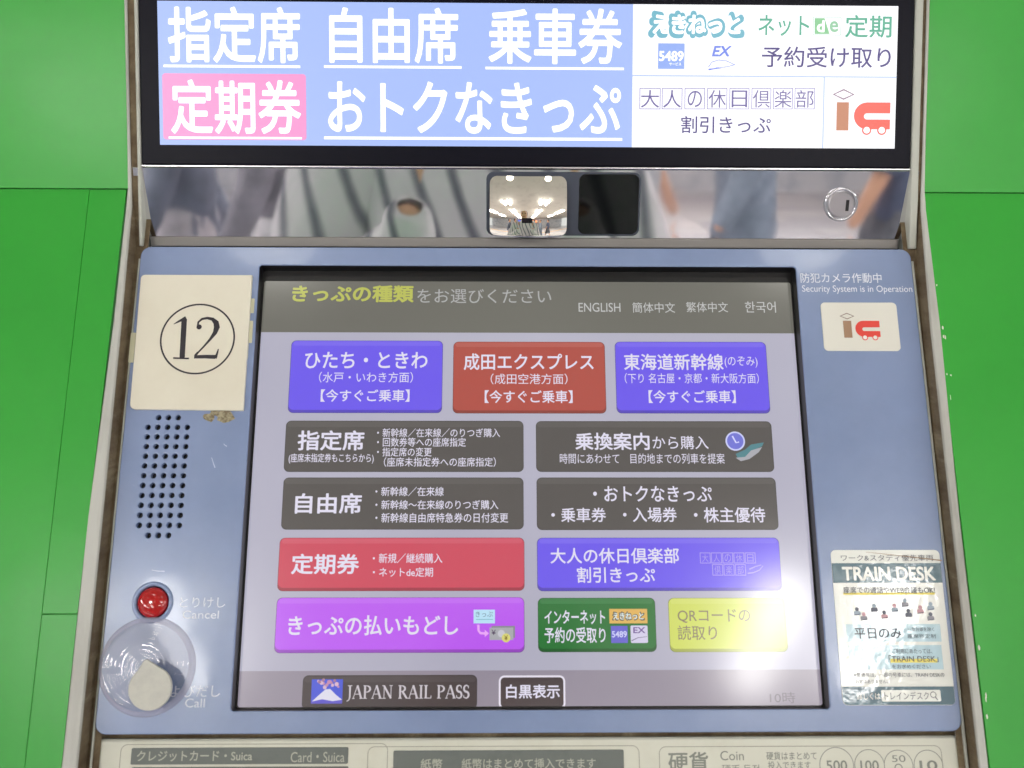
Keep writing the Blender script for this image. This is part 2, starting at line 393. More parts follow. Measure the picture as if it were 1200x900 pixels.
for i, ch in enumerate('大人の休日倶楽部'):
    x0, x1 = [(35,127),(133,223),(233,322),(332,420),(430,517),(527,613),(622,708),(716,805)][i]
    x0 = 740+x0/3.75; x1 = 740+x1/3.75
    le.outline(B(x0,103.3,x1,128.2,D), .0001, .00045, .0004, lit((128,118,182),1,.3))
    dd = (7,9,4,6,3,3)[i%6] if ch in '日の' else 2
    dT(le, ch, x0+dd-.5,105+dd*.4,x1-dd+.5,127-dd*.3, lit((110,98,160),1,.3), -.004)
le.build('lettering', sdo)
def ic_logo(b, bx, z, br, rd, wh, ln):
    X = lambda t: bx[0]+(bx[2]-bx[0])*t
    Y = lambda t: bx[3]-(bx[3]-bx[1])*t          # t runs downward
    H = bx[3]-bx[1]; Wd = bx[2]-bx[0]
    dm = [(X(0),Y(.12)),(X(.19),Y(0)),(X(.38),Y(.12)),(X(.19),Y(.24))]
    c = (X(.19),Y(.12)); b.ring(dm, [((p[0]-c[0])*.80+c[0], (p[1]-c[1])*.72+c[1]) for p in dm], z, z, ln)
    b.rect((X(.075),Y(.91),X(.285),Y(.29)), z, br)
    x0, x1, yt, yb = X(.375), X(1), Y(.29), Y(.88); r = (yt-yb)/2; o = []
    for i in range(15): t = rad(90+180*i/14); o.append((x0+r+r*math.cos(t)*1.0, (yt+yb)/2+r*math.sin(t)))
    ys, ye = Y(.53), Y(.665); rs = (ys-ye)/2; xs = X(.60)
    inn = [(xs+rs*math.cos(rad(270-180*i/8)), (ys+ye)/2+rs*math.sin(rad(270-180*i/8))) for i in range(9)]
    # C body = upper arm, back, lower arm, stitched as quads between outer arc and slot arc
    n = 15; inn2 = [(xs-rs*abs(math.cos(rad(90+180*i/14))), (ys+ye)/2+rs*math.sin(rad(90+180*i/14))) for i in range(n)]
    b.add([(p[0],p[1],z) for p in o]+[(p[0],p[1],z) for p in inn2], [[i,i+1,n+i+1,n+i] for i in range(n-1)], rd)
    b.poly([o[0],inn2[0],(x1,ys),(x1,yt)][::-1], z, rd); b.poly([o[-1],(x1,yb),(x1,ye),inn2[-1]][::-1], z, rd)
    for t in (.60,.86):
        b.disc((X(t),Y(.90)), H*.105, z+.00005, rd, 20); b.disc((X(t),Y(.90)), H*.072, z+.0001, wh, 20)
le = MB(); ic_logo(le, B(975,104.5,1043,158,D), .0004, lit((198,130,96),1,.3), lit((255,98,84),1,.3), WT, lit((150,120,140),1,.3)); le.build('logo', sdo)
# thin bright ledge under the sign
b = MB(); b.slab((-.2498,.0474,.2498,.0486), .0002, -.01, .0008, .0003, STEEL); b.build('ledge', mach, PL['D'])

# --- mirror strip
S = 'S'
sb = B(160,196,1075,279,S)
ms = MB(); ms.slab((-.256,sb[1],.256,-.0005), .0003, -.004, 0, .0003, MIRROR); mso = ms.build('mirror_strip', mach, PL['S'])
b = MB(); b.slab((-.2485,sb[1]-.0062,.2470,sb[1]-.0001), .0003, -.006, .0010, .0005, principled('dull_rail', (150,146,142), .5, .3)); b.build('bottom_rail', mach, PL['S'])
cw = MB(); CF = principled('slate_window_frame', (62,68,82), .35)
fb = B(570,201.5,750,276,S); cw.slab(fb, .0048, -.001, .0012, .0005, CF)
dwb = B(678,204,748,274,S); cwo = cw.build('camera_window', mach, PL['S'])
b = MB(); b.slab(dwb, .0042, .0010, .0018, .0003, principled('smoked_glass', (7,7,9), .04, 0, .6)); b.build('smoked_pane', cwo)
# convex mirror pane
mb = B(574,206,663.5,274.5,S); b = MB(); nx = ny = 40; vs = []; cx, cy = (mb[0]+mb[2])/2, (mb[1]+mb[3])/2
hx, hy2 = (mb[2]-mb[0])/2, (mb[3]-mb[1])/2; RR = .066; rc = .0050
for j in range(ny+1):
    for i in range(nx+1):
        x = -hx+2*hx*i/nx; y = -hy2+2*hy2*j/ny
        ex, ey = max(abs(x)-(hx-rc), 0), max(abs(y)-(hy2-rc), 0); d = math.hypot(ex, ey)
        if d > rc and ex > 0 and ey > 0:
            x = math.copysign(hx-rc+ex*rc/d, x); y = math.copysign(hy2-rc+ey*rc/d, y)
        z = math.sqrt(RR*RR-x*x-(y+.003)**2)-math.sqrt(RR*RR-hx*hx-hy2*hy2)
        vs.append((cx+x, cy+y, .0010+z*1.0+(1-y/hy2)*.0034))
K_ = len(vs); vs += [(vs[i][0], vs[i][1], .0008) for i in range(nx+1)]
b.add(vs, [[j*(nx+1)+i, j*(nx+1)+i+1, (j+1)*(nx+1)+i+1, (j+1)*(nx+1)+i] for j in range(ny) for i in range(nx)]+[[i+1,i,K_+i,K_+i+1] for i in range(nx)], principled('convex_mirror', (240,236,228), .015, 1.0), True)
b.build('convex_mirror', cwo)
# key lock
lc = B(985,239,985.5,239.5,S)[:2]; b = MB()
b.lathe(lc, [(.0110,0),(.0110,.0014),(.0106,.0018),(.0094,.0018),(.0090,.0010)], CHROME, 48, cap=False)
b.lathe(lc, [(.0090,.0010),(.0088,.0010),(.0086,.0014),(.0080,.0018)], principled('lock_face', (190,188,192), .28, 1.0), 48)
lo = b.build('key_lock', mach, PL['S'])
b = MB(); kb = B(990,234,993.8,247,S); b.slab(kb, .0002, .0014, .0020, .0001, BLACKP); b.build('keyhole', lo)
b = MB(); b.rect((-.2500,sb[1]-.010,.2500,sb[1]-.0062), -.005, BLACKP); b.build('shadow_gap', mach, PL['S'])

# --- console panel with real holes
C = 'C'
cout = (-.2507,-.3033,.2507,-.0040)
ap = (-.1737,-.2907,.1744,-.0165)
h00, h40, h0b, h4b = un(173,500.5,C), un(219.5,500.5,C), un(163,615.5,C), un(209.5,615.5,C)
hx0 = (h00[0]+h0b[0])/2; hdx = ((h40[0]-h00[0])+(h4b[0]-h0b[0]))/8; hy0 = (h00[1]+h40[1])/2; hdy = (((h0b[1]+h4b[1])/2)-hy0)/10
holes = []
for r in range(-1, 12):
    for c in range(5):
        if r in (-1, 11) and c in (0, 4): continue
        holes.append(circ((hx0+c*hdx, hy0+r*hdy), .00165, 12))
bc = un(179,706,C); dc = un(172.5,781,C)
con = plate(rr(cout, .0065, 8), [rr(ap, .0018, 5), circ(bc, .0094, 40)]+holes, -.004, 0, .0007, PAINT)
cono = con.build('console_panel', mach, PL['C'])
b = MB(); sx0, sx1, sy0, sy1 = hx0-.006, hx0+4*hdx+.006, hy0+11*hdy-.006, hy0-hdy+.006
b.rect((sx0,sy0,sx1,sy1), -.0046, BLACKP); b.build('speaker_mesh', cono)
LEG = ink((222,226,236), .4)
b = MB()
def cT(b, s, x0,y0,x1,y1, m, bold=.0, z=.00006): b.text(s, B(x0,y0,x1,y1,C), z, m, bold)
cT(b,'防犯カメラ作動中', 938,320,1033,331.5, LEG, .004); cT(b,'Security System is in Operation', 940,334.5,1069,344.5, LEG)
cT(b,'とりけし', 211,700,264,712, LEG, .0); cT(b,'Cancel', 214,715.5,256.5,725, LEG)
cT(b,'よびだし', 200,803,258,817, LEG, .0); cT(b,'Call', 217,818.5,240,829, LEG)
b.build('lettering', cono)
b = MB()
for sx_, sy_, ex_, ey_ in ((178,668,193,669.5),(248,536,252,548),(262,520,266,523)): b.stroke([un(sx_,sy_,C),un((sx_+ex_)/2,(sy_+ey_)/2+.6,C),un(ex_,ey_,C)], .0003,.0006,.00006, ink((176,188,214)))
tag(b.build('scuff_mark', cono), kind='stuff')
# cancel button
b = MB(); b.lathe(bc, [(.0122,.0001),(.0118,.0010),(.0108,.0013),(.0098,.0010),(.0094,-.001),(.0094,-.0035)], PAINT, 56, cap=False)
co = b.build('button_collar', mach, PL['C'])
RED = principled('red_button', (176,14,16), .10, 0, .5, .6, .03)
b = MB(); prof = [(.0089,-.0035),(.0089,.0000)]+[(.0089*math.cos(rad(a)), .0000+.0036*math.sin(rad(a))) for a in (15,30,45,60,75,85)]
b.lathe(bc, prof, RED, 48); b.build('cancel_button', mach, PL['C'])
# clear call-button dome with turned rings
CLR = bpy.data.materials.new('clear_plastic_dome'); CLR.use_nodes = True; nt = CLR.node_tree; nt.nodes.clear()
out = nt.nodes.new('ShaderNodeOutputMaterial'); gl = nt.nodes.new('ShaderNodeBsdfGlossy'); tp = nt.nodes.new('ShaderNodeBsdfTransparent'); df = nt.nodes.new('ShaderNodeBsdfDiffuse')
gl.inputs['Roughness'].default_value = .07; gl.inputs['Color'].default_value = (1,1,1,1); tp.inputs['Color'].default_value = (.98,.98,1,1); df.inputs['Color'].default_value = (.8,.78,.88,1)
fr = nt.nodes.new('ShaderNodeFresnel'); fr.inputs['IOR'].default_value = 1.6
mx = nt.nodes.new('ShaderNodeMixShader'); m2 = nt.nodes.new('ShaderNodeMixShader'); m2.inputs[0].default_value = .07
tc = nt.nodes.new('ShaderNodeTexCoord'); wv = nt.nodes.new('ShaderNodeTexWave'); wv.wave_type = 'RINGS'; wv.rings_direction = 'Z'; wv.inputs['Scale'].default_value = 110; wv.inputs['Distortion'].default_value = .3
bp = nt.nodes.new('ShaderNodeBump'); bp.inputs['Strength'].default_value = .22; bp.inputs['Distance'].default_value = .0006
nt.links.new(tc.outputs['Object'], wv.inputs['Vector']); nt.links.new(wv.outputs['Fac'], bp.inputs['Height'])
nt.links.new(bp.outputs['Normal'], gl.inputs['Normal']); nt.links.new(bp.outputs['Normal'], fr.inputs['Normal'])
nt.links.new(tp.outputs[0], m2.inputs[1]); nt.links.new(df.outputs[0], m2.inputs[2])
nt.links.new(fr.outputs[0], mx.inputs[0]); nt.links.new(m2.outputs[0], mx.inputs[1]); nt.links.new(gl.outputs[0], mx.inputs[2]); nt.links.new(mx.outputs[0], out.inputs[0])
RD = .0278
RIMM = principled('clear_rim', (206,204,228), .12, 0, .5); RIMM.node_tree.nodes['Principled BSDF'].inputs['Alpha'].default_value = .4
b = MB(); prof = [(RD*k, .0032+.0046*(1-k*k)) for k in (.895,.8,.7,.6,.5,.4,.3,.2,.1,.02)]
b.lathe((0,0), prof, CLR, 72); call = b.build('call_button_dome', mach, PL['C'] @ Matrix.Translation((dc[0],dc[1],0)))
b = MB(); b.lathe(dc, [(RD+.0005,.0001),(RD,.0012),(RD-.0010,.0022),(RD-.0020,.0029),(RD-.0029,.0033)], RIMM, 72, cap=False); b.build('dome_ring', mach, PL['C'])
# teardrop cover in front of the dome
tz = .0135; tcx, tcy = un(175.5,806.5,C,tz); apx = un(171.5,773,C,tz); rt_ = .0122
pts = []
for i in range(41):
    a = rad(-230+ 280*i/40); pts.append((tcx+rt_*math.cos(a), tcy+rt_*math.sin(a)))
pts.append((apx[0]+.0016, apx[1]-.0007)); pts.append((apx[0]+.0006, apx[1])); pts.append((apx[0]-.0006,apx[1])); pts.append((apx[0]-.0016,apx[1]-.0007))
b = MB(); c0 = Vector((tcx,tcy)); ins = [tuple(Vector(p)+(c0-Vector(p)).normalized()*.0004) for p in pts]
TEAR = wear(principled('grey_cap', (198,197,188), .5), (188,187,180), 200, .4, .7)
b.ring(pts, pts, tz-.0022, tz-.0004, TEAR); b.ring(pts, ins, tz-.0004, tz, TEAR); b.poly(ins, tz, TEAR); b.build('call_button_cap', mach, PL['C'])

# --- touch screen
ZS = -.0100
gk = MB(); a1 = rr(ap, .0018, 5); a2 = rr((ap[0]+.0004,ap[1]+.0004,ap[2]-.0004,ap[3]-.0004), .0018, 5)
SW = (-.1726,-.2896,.1734,-.0235)
a3 = rr((SW[0]+.0003,SW[1]+.0003,SW[2]-.0003,SW[3]-.0003), .0015, 5)
gk.ring(a1, a2, -.0012, ZS+.0004, BLACKP); gk.ring(a2, a3, ZS+.0004, ZS+.0003, BLACKP); gk.build('screen_gasket', mach, PL['C'])
def Q(x0,y0,x1,y1): return B(x0,y0,x1,y1,C,ZS)
BG = lit((172,168,192)); HD = lit((104,102,92)); FT = lit((150,142,156)); TW = lit((226,222,240)); 
# the background gets a slow backlight variation
def backlight(m, c1, c2):
    n = N(m, 'ShaderNodeTexNoise', Scale=6, Detail=1); L(m, texco(m), n.inputs['Vector'])
    x = N(m, 'ShaderNodeMix', data_type='RGBA'); x.inputs[6].default_value = (*lin(c1),1); x.inputs[7].default_value = (*lin(c2),1)
    L(m, n.outputs['Fac'], x.inputs['Factor']); L(m, x.outputs[2], m.node_tree.nodes['Principled BSDF'].inputs['Emission Color'])
backlight(BG, (166,164,184), (190,188,204)); backlight(HD, (98,97,90), (116,115,107)); backlight(FT, (140,132,146), (160,152,166))
ts = MB(); yh = Q(300,380,930,390)[1]; yf = Q(300,785.5,960,800)[3]
ts.rect((SW[0],SW[1],SW[2],yf), 0, FT); ts.rect((SW[0],yf,SW[2],yh), 0, BG); ts.rect((SW[0],yh,SW[2],SW[3]), 0, HD)
TS = PL['C'] @ Matrix.Translation((0,0,ZS)); tso = ts.build('touch_screen', mach, TS)
def sT(b, s, x0,y0,x1,y1, m=TW, bold=.012, z=.0004): b.text(s, Q(x0,y0,x1,y1), z, m, bold)
b = MB(); sT(b,'きっぷの種類', 342.5,334.5,485,354.5, lit((186,190,90)), .03); sT(b,'をお選びください', 489,339,646,355.5, lit((176,176,176)), .0); b.build('lettering', tso)
b = MB()
for s, bx in (('ENGLISH',(678,355,727,365.5)),('簡体中文',(741,354.5,791,366.5)),('繁体中文',(804,354,853,366)),('한국어',(873,353.5,909,366.5))):
    q = MB(); sT(q, s, *bx, lit((196,196,196)), .0, .0002); q.build('language_choice', tso)
b = MB(); sT(b,'10時', 902,811,932,824, lit((120,112,122)), 0, .0002); b.build('lettering', tso)
def shade(c, k): return tuple(max(0, min(255, x*k)) for x in c)
def mixc(c, k): return tuple(x+(255-x)*k for x in c)
def button(x0,y0,x1,y1,col,flat=False,rim=None):
    b = MB(); r = 6*PX
    q = Q(x0,y0,x1,y1); p1 = PX
    if rim:
        b.rrect(q, r, .0001, lit(rim)); q = (q[0]+2*p1,q[1]+2*p1,q[2]-2*p1,q[3]-2*p1); b.rrect(q, r*.7, .00015, lit(col)); return b
    b.rrect((q[0]-.6*p1,q[1]-.6*p1,q[2]+.6*p1,q[3]+.4*p1), r, .00008, lit(shade(mixc(col,.15), .62)))
    if flat:
        b.rrect(q, r, .00012, lit(col)); b.rrect((q[0]+p1,q[3]-7*p1,q[2]-p1,q[3]-p1), r*.8, .00016, lit(mixc(col,.05)))
    else:
        b.rrect(q, r, .00012, lit(shade(col,.80))); b.rrect((q[0],q[1]+3*p1,q[2],q[3]), r, .00016, lit(col))
        b.rrect((q[0]+2*p1,q[3]-6*p1,q[2]-2*p1,q[3]-.8*p1), 2.4*p1, .0002, lit(mixc(col,.09)))
    return b
BB, RB, DG, PR, PU, GB, YB = (108,88,235), (176,78,68), (86,82,80), (205,74,94), (188,92,240), (42,116,54), (204,214,92)
def fin(b, label=None):
    o = b.build('screen_button', tso)
    if label: o['label'] = label
b = button(340,399.5,518,483.5,BB); sT(b,'ひたち・ときわ',357.5,412.5,501,432,bold=.015); sT(b,'（水戸・いわき方面）',374,436,484,448.5,bold=0); sT(b,'【今すぐご乗車】',376,456.5,480,471); fin(b,'blue screen button at the upper left')
b = button(531.5,401,709,484,RB); sT(b,'成田エクスプレス',543.5,414.5,695.5,434,bold=.015); sT(b,'（成田空港方面）',575,438,665,450.5,bold=0); sT(b,'【今すぐご乗車】',568,457.5,671,472.5); fin(b,'red brown screen button')
b = button(722,401,899.5,484,BB); sT(b,'東海道新幹線',731,414.5,847.5,434,bold=.015); sT(b,'(のぞみ)',849,418,887.5,431,bold=0); sT(b,'（下り 名古屋・京都・新大阪方面）',732,437.5,889,449.5,bold=0); sT(b,'【今すぐご乗車】',760,457.5,862,472.5); fin(b,'blue screen button at the upper right')
b = button(334.5,493.5,613,552.5,DG,True); sT(b,'指定席',349,504.5,427,528,bold=.02); sT(b,'(座席未指定券もこちらから)',338.5,531.5,438,543.5,bold=.006)
for s, bx in (('・新幹線／在来線／のりつぎ購入',(442,502,586,512.5)),('・回数券等への座席指定',(442,513,546,523.5)),('・指定席の変更',(442,524.5,506,535)),('（座席未指定券への座席指定）',(450,536,581,547))): sT(b,s,*bx,bold=.004)
fin(b)
b = button(331.5,560,613,620,DG,True); sT(b,'自由席',346,578,424,602,bold=.02)
for s, bx in (('・新幹線／在来線',(440,570.5,520,581.5)),('・新幹線～在来線のりつぎ購入',(440,586,584,597)),('・新幹線自由席特急券の日付変更',(440,601,595.5,612.5))): sT(b,s,*bx,bold=.006)
fin(b)
b = button(628.7,494,905,552.5,DG,True); sT(b,'乗換案内',674,507,761,527.5,bold=.018); sT(b,'から購入',764.5,511,830,526.5,bold=.004); sT(b,'時間にあわせて　目的地までの列車を提案',656,531.5,849,543.5,bold=.002)
cc = un(861.5,517,C,ZS); b.disc(cc,.0062,.0002,lit((205,208,245))); b.disc(cc,.0052,.00025,lit((112,116,214)))
b.stroke([un(858,511,C,ZS),un(862.5,519,C,ZS),un(866,518,C,ZS)], .0010,.0008,.0003,lit((215,216,250)))
b.poly([un(x,y,C,ZS) for x,y in ((864,536),(862,532),(873,527),(880,521),(895,518.5),(893,523),(880,529),(876,536),(868,538.5))][::-1], .0002, lit((82,134,142)))
b.poly([un(x,y,C,ZS) for x,y in ((862,536.5),(873,535.5),(880,528),(893,524),(889,530),(878,538),(868,540.5))][::-1], .00026, lit((170,170,178)))
fin(b)
b = button(629.5,560,910,620.5,DG,True)
for s, bx in (('・おトクなきっぷ',(695,569.5,834,588)),('・乗車券',(646,595,710,612)),('・入場券',(730,594.5,793,612)),('・株主優待',(813,594.5,896.5,612.5))): sT(b,s,*bx,bold=.012)
fin(b)
b = button(327,630.5,614,692,PR); sT(b,'定期券',341.5,649,421,673,bold=.02); sT(b,'・新規／継続購入',437,648.5,518.5,660,bold=.006); sT(b,'・ネットde定期',437,665,507.5,676,bold=.006); fin(b,'pink red screen button')
b = button(323.5,700.5,614,764.5,PU); sT(b,'きっぷの払いもどし',338,721,537,744.5,bold=.018)
b.rect(Q(555,714.5,580,730.5),.0003,lit((186,226,246))); sT(b,'きっぷ',557.5,716.5,577.5,723,lit((90,120,150)),0,.00035); b.rect(Q(558,725.5,577.5,726.3),.00035,lit((120,180,200)))
b.stroke([un(x,y,C,ZS) for x,y in ((560.5,732),(560.8,739),(563,742),(569,742.3))],.0014,.0014,.0003,lit((236,170,250))); b.poly([un(x,y,C,ZS) for x,y in ((568,738),(573,742.3),(568,746.5))][::-1],.00031,lit((236,170,250)))
b.rect(Q(576,733.5,603.5,747.5),.00032,lit((140,140,146))); b.rect(Q(573.7,735.5,601.5,750),.00036,lit((172,172,178))); b.disc(un(587.5,742.5,C,ZS),.0022,.0004,lit((200,200,208)),16)
sT(b,'¥',576,738,581,744,lit((80,60,90)),.01,.0004); b.disc(un(593,747.5,C,ZS),.0026,.00042,lit((220,214,120)),20); sT(b,'¥',591,744.5,595,750.5,lit((120,100,40)),.01,.00046)
fin(b,'purple screen button')
b = button(630,630.5,914,692,BB); sT(b,'大人の休日倶楽部',645,642,795.5,660.5,bold=.014); sT(b,'割引きっぷ',676,664.5,767.5,683,bold=.014)
PB = lit((166,150,236))
for k, ch in enumerate('大人の休日'): 
    b.outline(Q(820+13.2*k,647.5,832.6+13.2*k,660.3),.0001,.0005,.0003,PB); sT(b,ch,822.5+13.2*k,649.5,830+13.2*k,658.5,PB,.0)
for k, ch in enumerate('倶楽部'): 
    b.outline(Q(834.5+13.4*k,661.2,847.2+13.4*k,674.5),.0001,.0005,.0003,PB); sT(b,ch,837+13.4*k,663,844.6+13.4*k,672.8,PB,.0)
b.stroke([un(x,y,C,ZS) for x,y in ((876,672),(883,671),(890,668),(894,663))],.0008,.0004,.0003,PB); b.stroke([un(x,y,C,ZS) for x,y in ((878,667),(885,664),(892,662))],.0008,.0004,.0003,PB)
fin(b,'wide blue screen button')
b = button(631,701,768,763.5,GB); sT(b,'インターネット',638,715,709,731.5,bold=.016); sT(b,'予約の受取り',638,735,709.5,753.5,bold=.014)
b.rect(Q(714,713.5,758.5,730.5),.0003,lit((222,178,92))); sT(b,'えきねっと',717,716.5,755.5,727.5,lit((96,92,80)),.09,.00034); sT(b,'えきねっと',718.5,718,754,726,lit((225,235,235)),.02,.00038)
b.rect(Q(716,733.5,735.5,753.5),.0003,lit((104,100,205))); sT(b,'5489',717,739.5,734.5,747,lit((210,212,245)),.02,.00034)
b.rrect(Q(739,733,759,753.5),.0008,.0003,lit((212,206,232))); sT(b,'EX',742,735,756,742,lit((110,80,150)),.02,.00034); b.stroke([un(x,y,C,ZS) for x,y in ((740,751),(747,747.5),(758,746))],.0006,.0003,.00034,lit((120,110,150)))
fin(b,'green screen button')
b = button(784.5,701,921,763.5,YB); OL = lit((132,120,92)); sT(b,'QRコードの',794,714,879,730,OL,.004); sT(b,'読取り',794,733,840,750,OL,.004); fin(b,'yellow green screen button')
# rail pass button with small picture and serif lettering
b = button(355,791.5,558.5,830.5,(74,66,68),True); pb = Q(365,796,401.5,824.5); PZ = .0003
b.rect(pb,PZ,lit((78,92,212)))
P = lambda x,y: (pb[0]+(pb[2]-pb[0])*x, pb[1]+(pb[3]-pb[1])*y)
b.poly([P(.0,.05),P(.22,.32),P(.45,.58),P(.6,.6),P(.8,.35),P(1,.15),P(1,.02),P(0,.02)][::-1],PZ+.00003,lit((222,220,236)))
b.poly([P(0,0),P(1,0),P(1,.16),P(.7,.1),P(.35,.18),P(0,.08)][::-1],PZ+.00006,lit((96,88,200)))
rb = random.Random(3)
for k in range(16):
    x, y = rb.uniform(.2,.95), rb.uniform(.66,.97); b.disc(P(x,y), rb.uniform(.0006,.0013), PZ+.0001+k*.000005, lit([(196,140,170),(166,120,150),(214,180,200)][k%3]), 8)
def serif(b, word, bx, z, m):
    """upright roman capitals from thick and thin strokes"""
    arc = lambda cx,cy,rx,ry,a0,a1,n=10: [(cx+rx*math.cos(rad(a0+(a1-a0)*i/n)), cy+ry*math.sin(rad(a0+(a1-a0)*i/n))) for i in range(n+1)]
    T_, t_ = .15, .06
    G_ = {'J':(.42,[([(.28,1),(.28,.1),(.22,-.08),(.05,-.2)],T_,t_),([(.1,.98),(.46,.98)],t_,t_)]),
     'A':(.80,[([(.08,0),(.40,1)],t_,t_),([(.40,1),(.72,0)],T_,T_),([(.2,.34),(.6,.34)],t_,t_),([(0,.02),(.2,.02)],t_,t_),([(.58,.02),(.84,.02)],t_,t_)]),
     'P':(.62,[([(.16,0),(.16,1)],T_,T_),(arc(.26,.73,.30,.24,90,-90),(lambda t:.05+.1*math.sin(math.pi*t)),0),([(.16,.97),(.26,.97)],t_,t_),([(.16,.49),(.26,.49)],t_,t_),([(.02,.02),(.32,.02)],t_,t_),([(.02,.98),(.2,.98)],t_,t_)]),
     'N':(.84,[([(.16,0),(.16,1)],t_,t_),([(.70,0),(.70,1)],t_,t_),([(.14,.98),(.70,.02)],T_,T_),([(.02,.02),(.3,.02)],t_,t_),([(.02,.98),(.2,.98)],t_,t_),([(.57,.98),(.83,.98)],t_,t_)]),
     'R':(.74,[([(.16,0),(.16,1)],T_,T_),(arc(.26,.75,.28,.22,90,-90),(lambda t:.05+.1*math.sin(math.pi*t)),0),([(.16,.97),(.26,.97)],t_,t_),([(.16,.53),(.30,.53)],t_,t_),([(.34,.53),(.68,.02)],T_,T_),([(.02,.02),(.3,.02)],t_,t_),([(.02,.98),(.2,.98)],t_,t_),([(.62,.02),(.76,.02)],t_,t_)]),
     'I':(.36,[([(.18,0),(.18,1)],T_,T_),([(.03,.02),(.33,.02)],t_,t_),([(.03,.98),(.33,.98)],t_,t_)]),
     'L':(.60,[([(.16,0),(.16,1)],T_,T_),([(.02,.03),(.56,.03)],t_,t_),([(.55,.0),(.57,.22)],t_,t_),([(.02,.98),(.32,.98)],t_,t_)]),
     'S':(.52,[(arc(.26,.74,.19,.24,40,270,12)[:]+arc(.24,.26,.20,.24,90,-140,12)[1:],(lambda t:.07+.09*math.sin(math.pi*t)),0),([(.42,.75),(.42,.95)],t_,t_),([(.05,.05),(.05,.25)],t_,t_)]),' ':(.34,[])}
    x = 0; lay = []
    for ch in word: lay.append((x, G_[ch][1])); x += G_[ch][0]+.04
    sx = (bx[2]-bx[0])/x; sy = bx[3]-bx[1]; k = 0
    for ox, st in lay:
        for pts, w0, w1 in st:
            pp = [(bx[0]+(ox+p[0])*sx, bx[1]+p[1]*sy) for p in pts]; sc = (sx+sy)/2
            b.stroke(pp, (lambda t, w0=w0: w0(t)*sc) if callable(w0) else w0*sc, w1*sc, z+k*.000004, m); k = (k+1)%12
serif(b,'JAPAN RAIL PASS',Q(406,803,551,818.5),.0004,lit((205,198,205))); fin(b,'dark screen button with small mountain picture')
b = button(584.5,791.5,662.5,831,(76,66,68),rim=(232,226,240)); sT(b,'白黒表示',593,802,656,818.5,bold=.02); fin(b,'small dark screen button with white rim')

# --- lower panel
LZ = -.003
lpn = MB(); lpn.slab((-.2507,-.70,.2507,-.3062), .003, -.02, LZ, .0012, IVORY); lpo = lpn.build('lower_panel', mach, PL['C'])
b = MB(); b.rect((-.2500,-.3068,.2500,-.3028), LZ-.006, GRIME); b.build('joint_gap', mach, PL['C'])
LN = ink((150,148,134)); DK = wear(principled('label_grey', (104,110,106), .5), (96,102,98), 80); LT = ink((176,178,164)); GT = ink((128,132,124))
def K(x0,y0,x1,y1): return B(x0,y0,x1,y1,C,LZ)
b = MB()
for x0, x1, y0 in ((139,454,871.5),(430,750,874),(773,1106,874)):
    q = K(x0,y0,x1,940); b.outline(q,.004,.0004,LZ+.00012 if x0!=430 else LZ+.0002,LN)
b.build('outline_print', lpo)
def plt(x0,y0,x1,y1,texts):
    b = MB(); b.slab(K(x0,y0,x1,y1),.0008,LZ,LZ+.0006,.0002,DK)
    for s, bx, bold in texts: b.text(s, B(*bx,C,LZ), LZ+.0007, LT, bold)
    b.build('label_plate', lpo)
plt(154,876,408,895.5,[('クレジットカード・Suica',(161,879.5,296,892),.012),('Card・Suica',(341,881,404,893),.0)])
plt(154,898.5,408,925,[]); plt(461,879,731,904,[('紙幣',(493,889,518.5,900.5),.012),('紙幣はまとめて挿入できます',(541,888.5,698,900.5),.008)])
b = MB()
for s, bx, bo in (('硬貨',(783,881,830,905),.016),('Coin',(844,880,871.5,891),0),('硬币 동전',(846,896,890,907),.0),('硬貨はまとめて',(898,881,957,890.5),.006),('投入できます',(900,892,950,901.5),.006)):
    b.text(s, B(*bx,C,LZ), LZ+.00012, GT, bo)
for s, x, r in (('500',980.5,17),('100',1019,15),('50',1053,14.5),('10',1088,14.5)):
    c = un(x,897,C,LZ); rm = r*.00059; b.cring(c, rm-.0004, rm, LZ+.00012, GT)
    if s == '50': b.text(s, B(1045,885,1061,893,C,LZ), LZ+.00012, GT, .0); b.cring(un(1053,900,C,LZ), .0018,.0024, LZ+.00012, GT, 20)
    else: b.text(s, B(x-r*.72,891,x+r*.72,903,C,LZ), LZ+.00012, GT, .012)
b.build('lettering', lpo)

# --- old adhesive and paint chips
rg = random.Random(8)
def blob(cx, cy, rx, ry, n=11, j=.3): return [(cx+rx*math.cos(2*math.pi*i/n)*(1+rg.uniform(-j,j)), cy+ry*math.sin(2*math.pi*i/n)*(1+rg.uniform(-j,j))) for i in range(n)]
RES = bump(wear(principled('old_adhesive', (168,160,132), .8), (120,108,84), 400, .4, .6), 900, .8, .001)
b = MB()
for x, y, rx, ry in ((245,489,7.5,5),(264,487.5,11,6.5),(252,484,6,3)): 
    q = un(x,y,C); p = blob(*q, rx*PX, ry*PX); b.ring(p,p,0,.0003,RES); b.poly(p,.0003+.00002*x%.00005,RES)
b.build('adhesive_residue', mach, PL['C'])
TAPE = principled('yellowed_tape', (196,194,164), .4)
for x0,y0,x1,y1 in ((287,350,298,367),(283,376,296,402),(284,402,291,420)):
    b = MB(); q = B(x0,y0,x1,y1,C); b.slab(q,.0005,0,.0002+.0001*(y0%3),.0001,TAPE); b.build('tape_scrap', mach, PL['C'])
b = MB(); q = B(152,390,158,425,C); b.slab(q,.0005,0,.0004,.0001,TAPE)
b.build('tape_scrap', mach, PL['C'])
CHIP = principled('bare_white_chip', (226,226,216), .6)
b = MB()
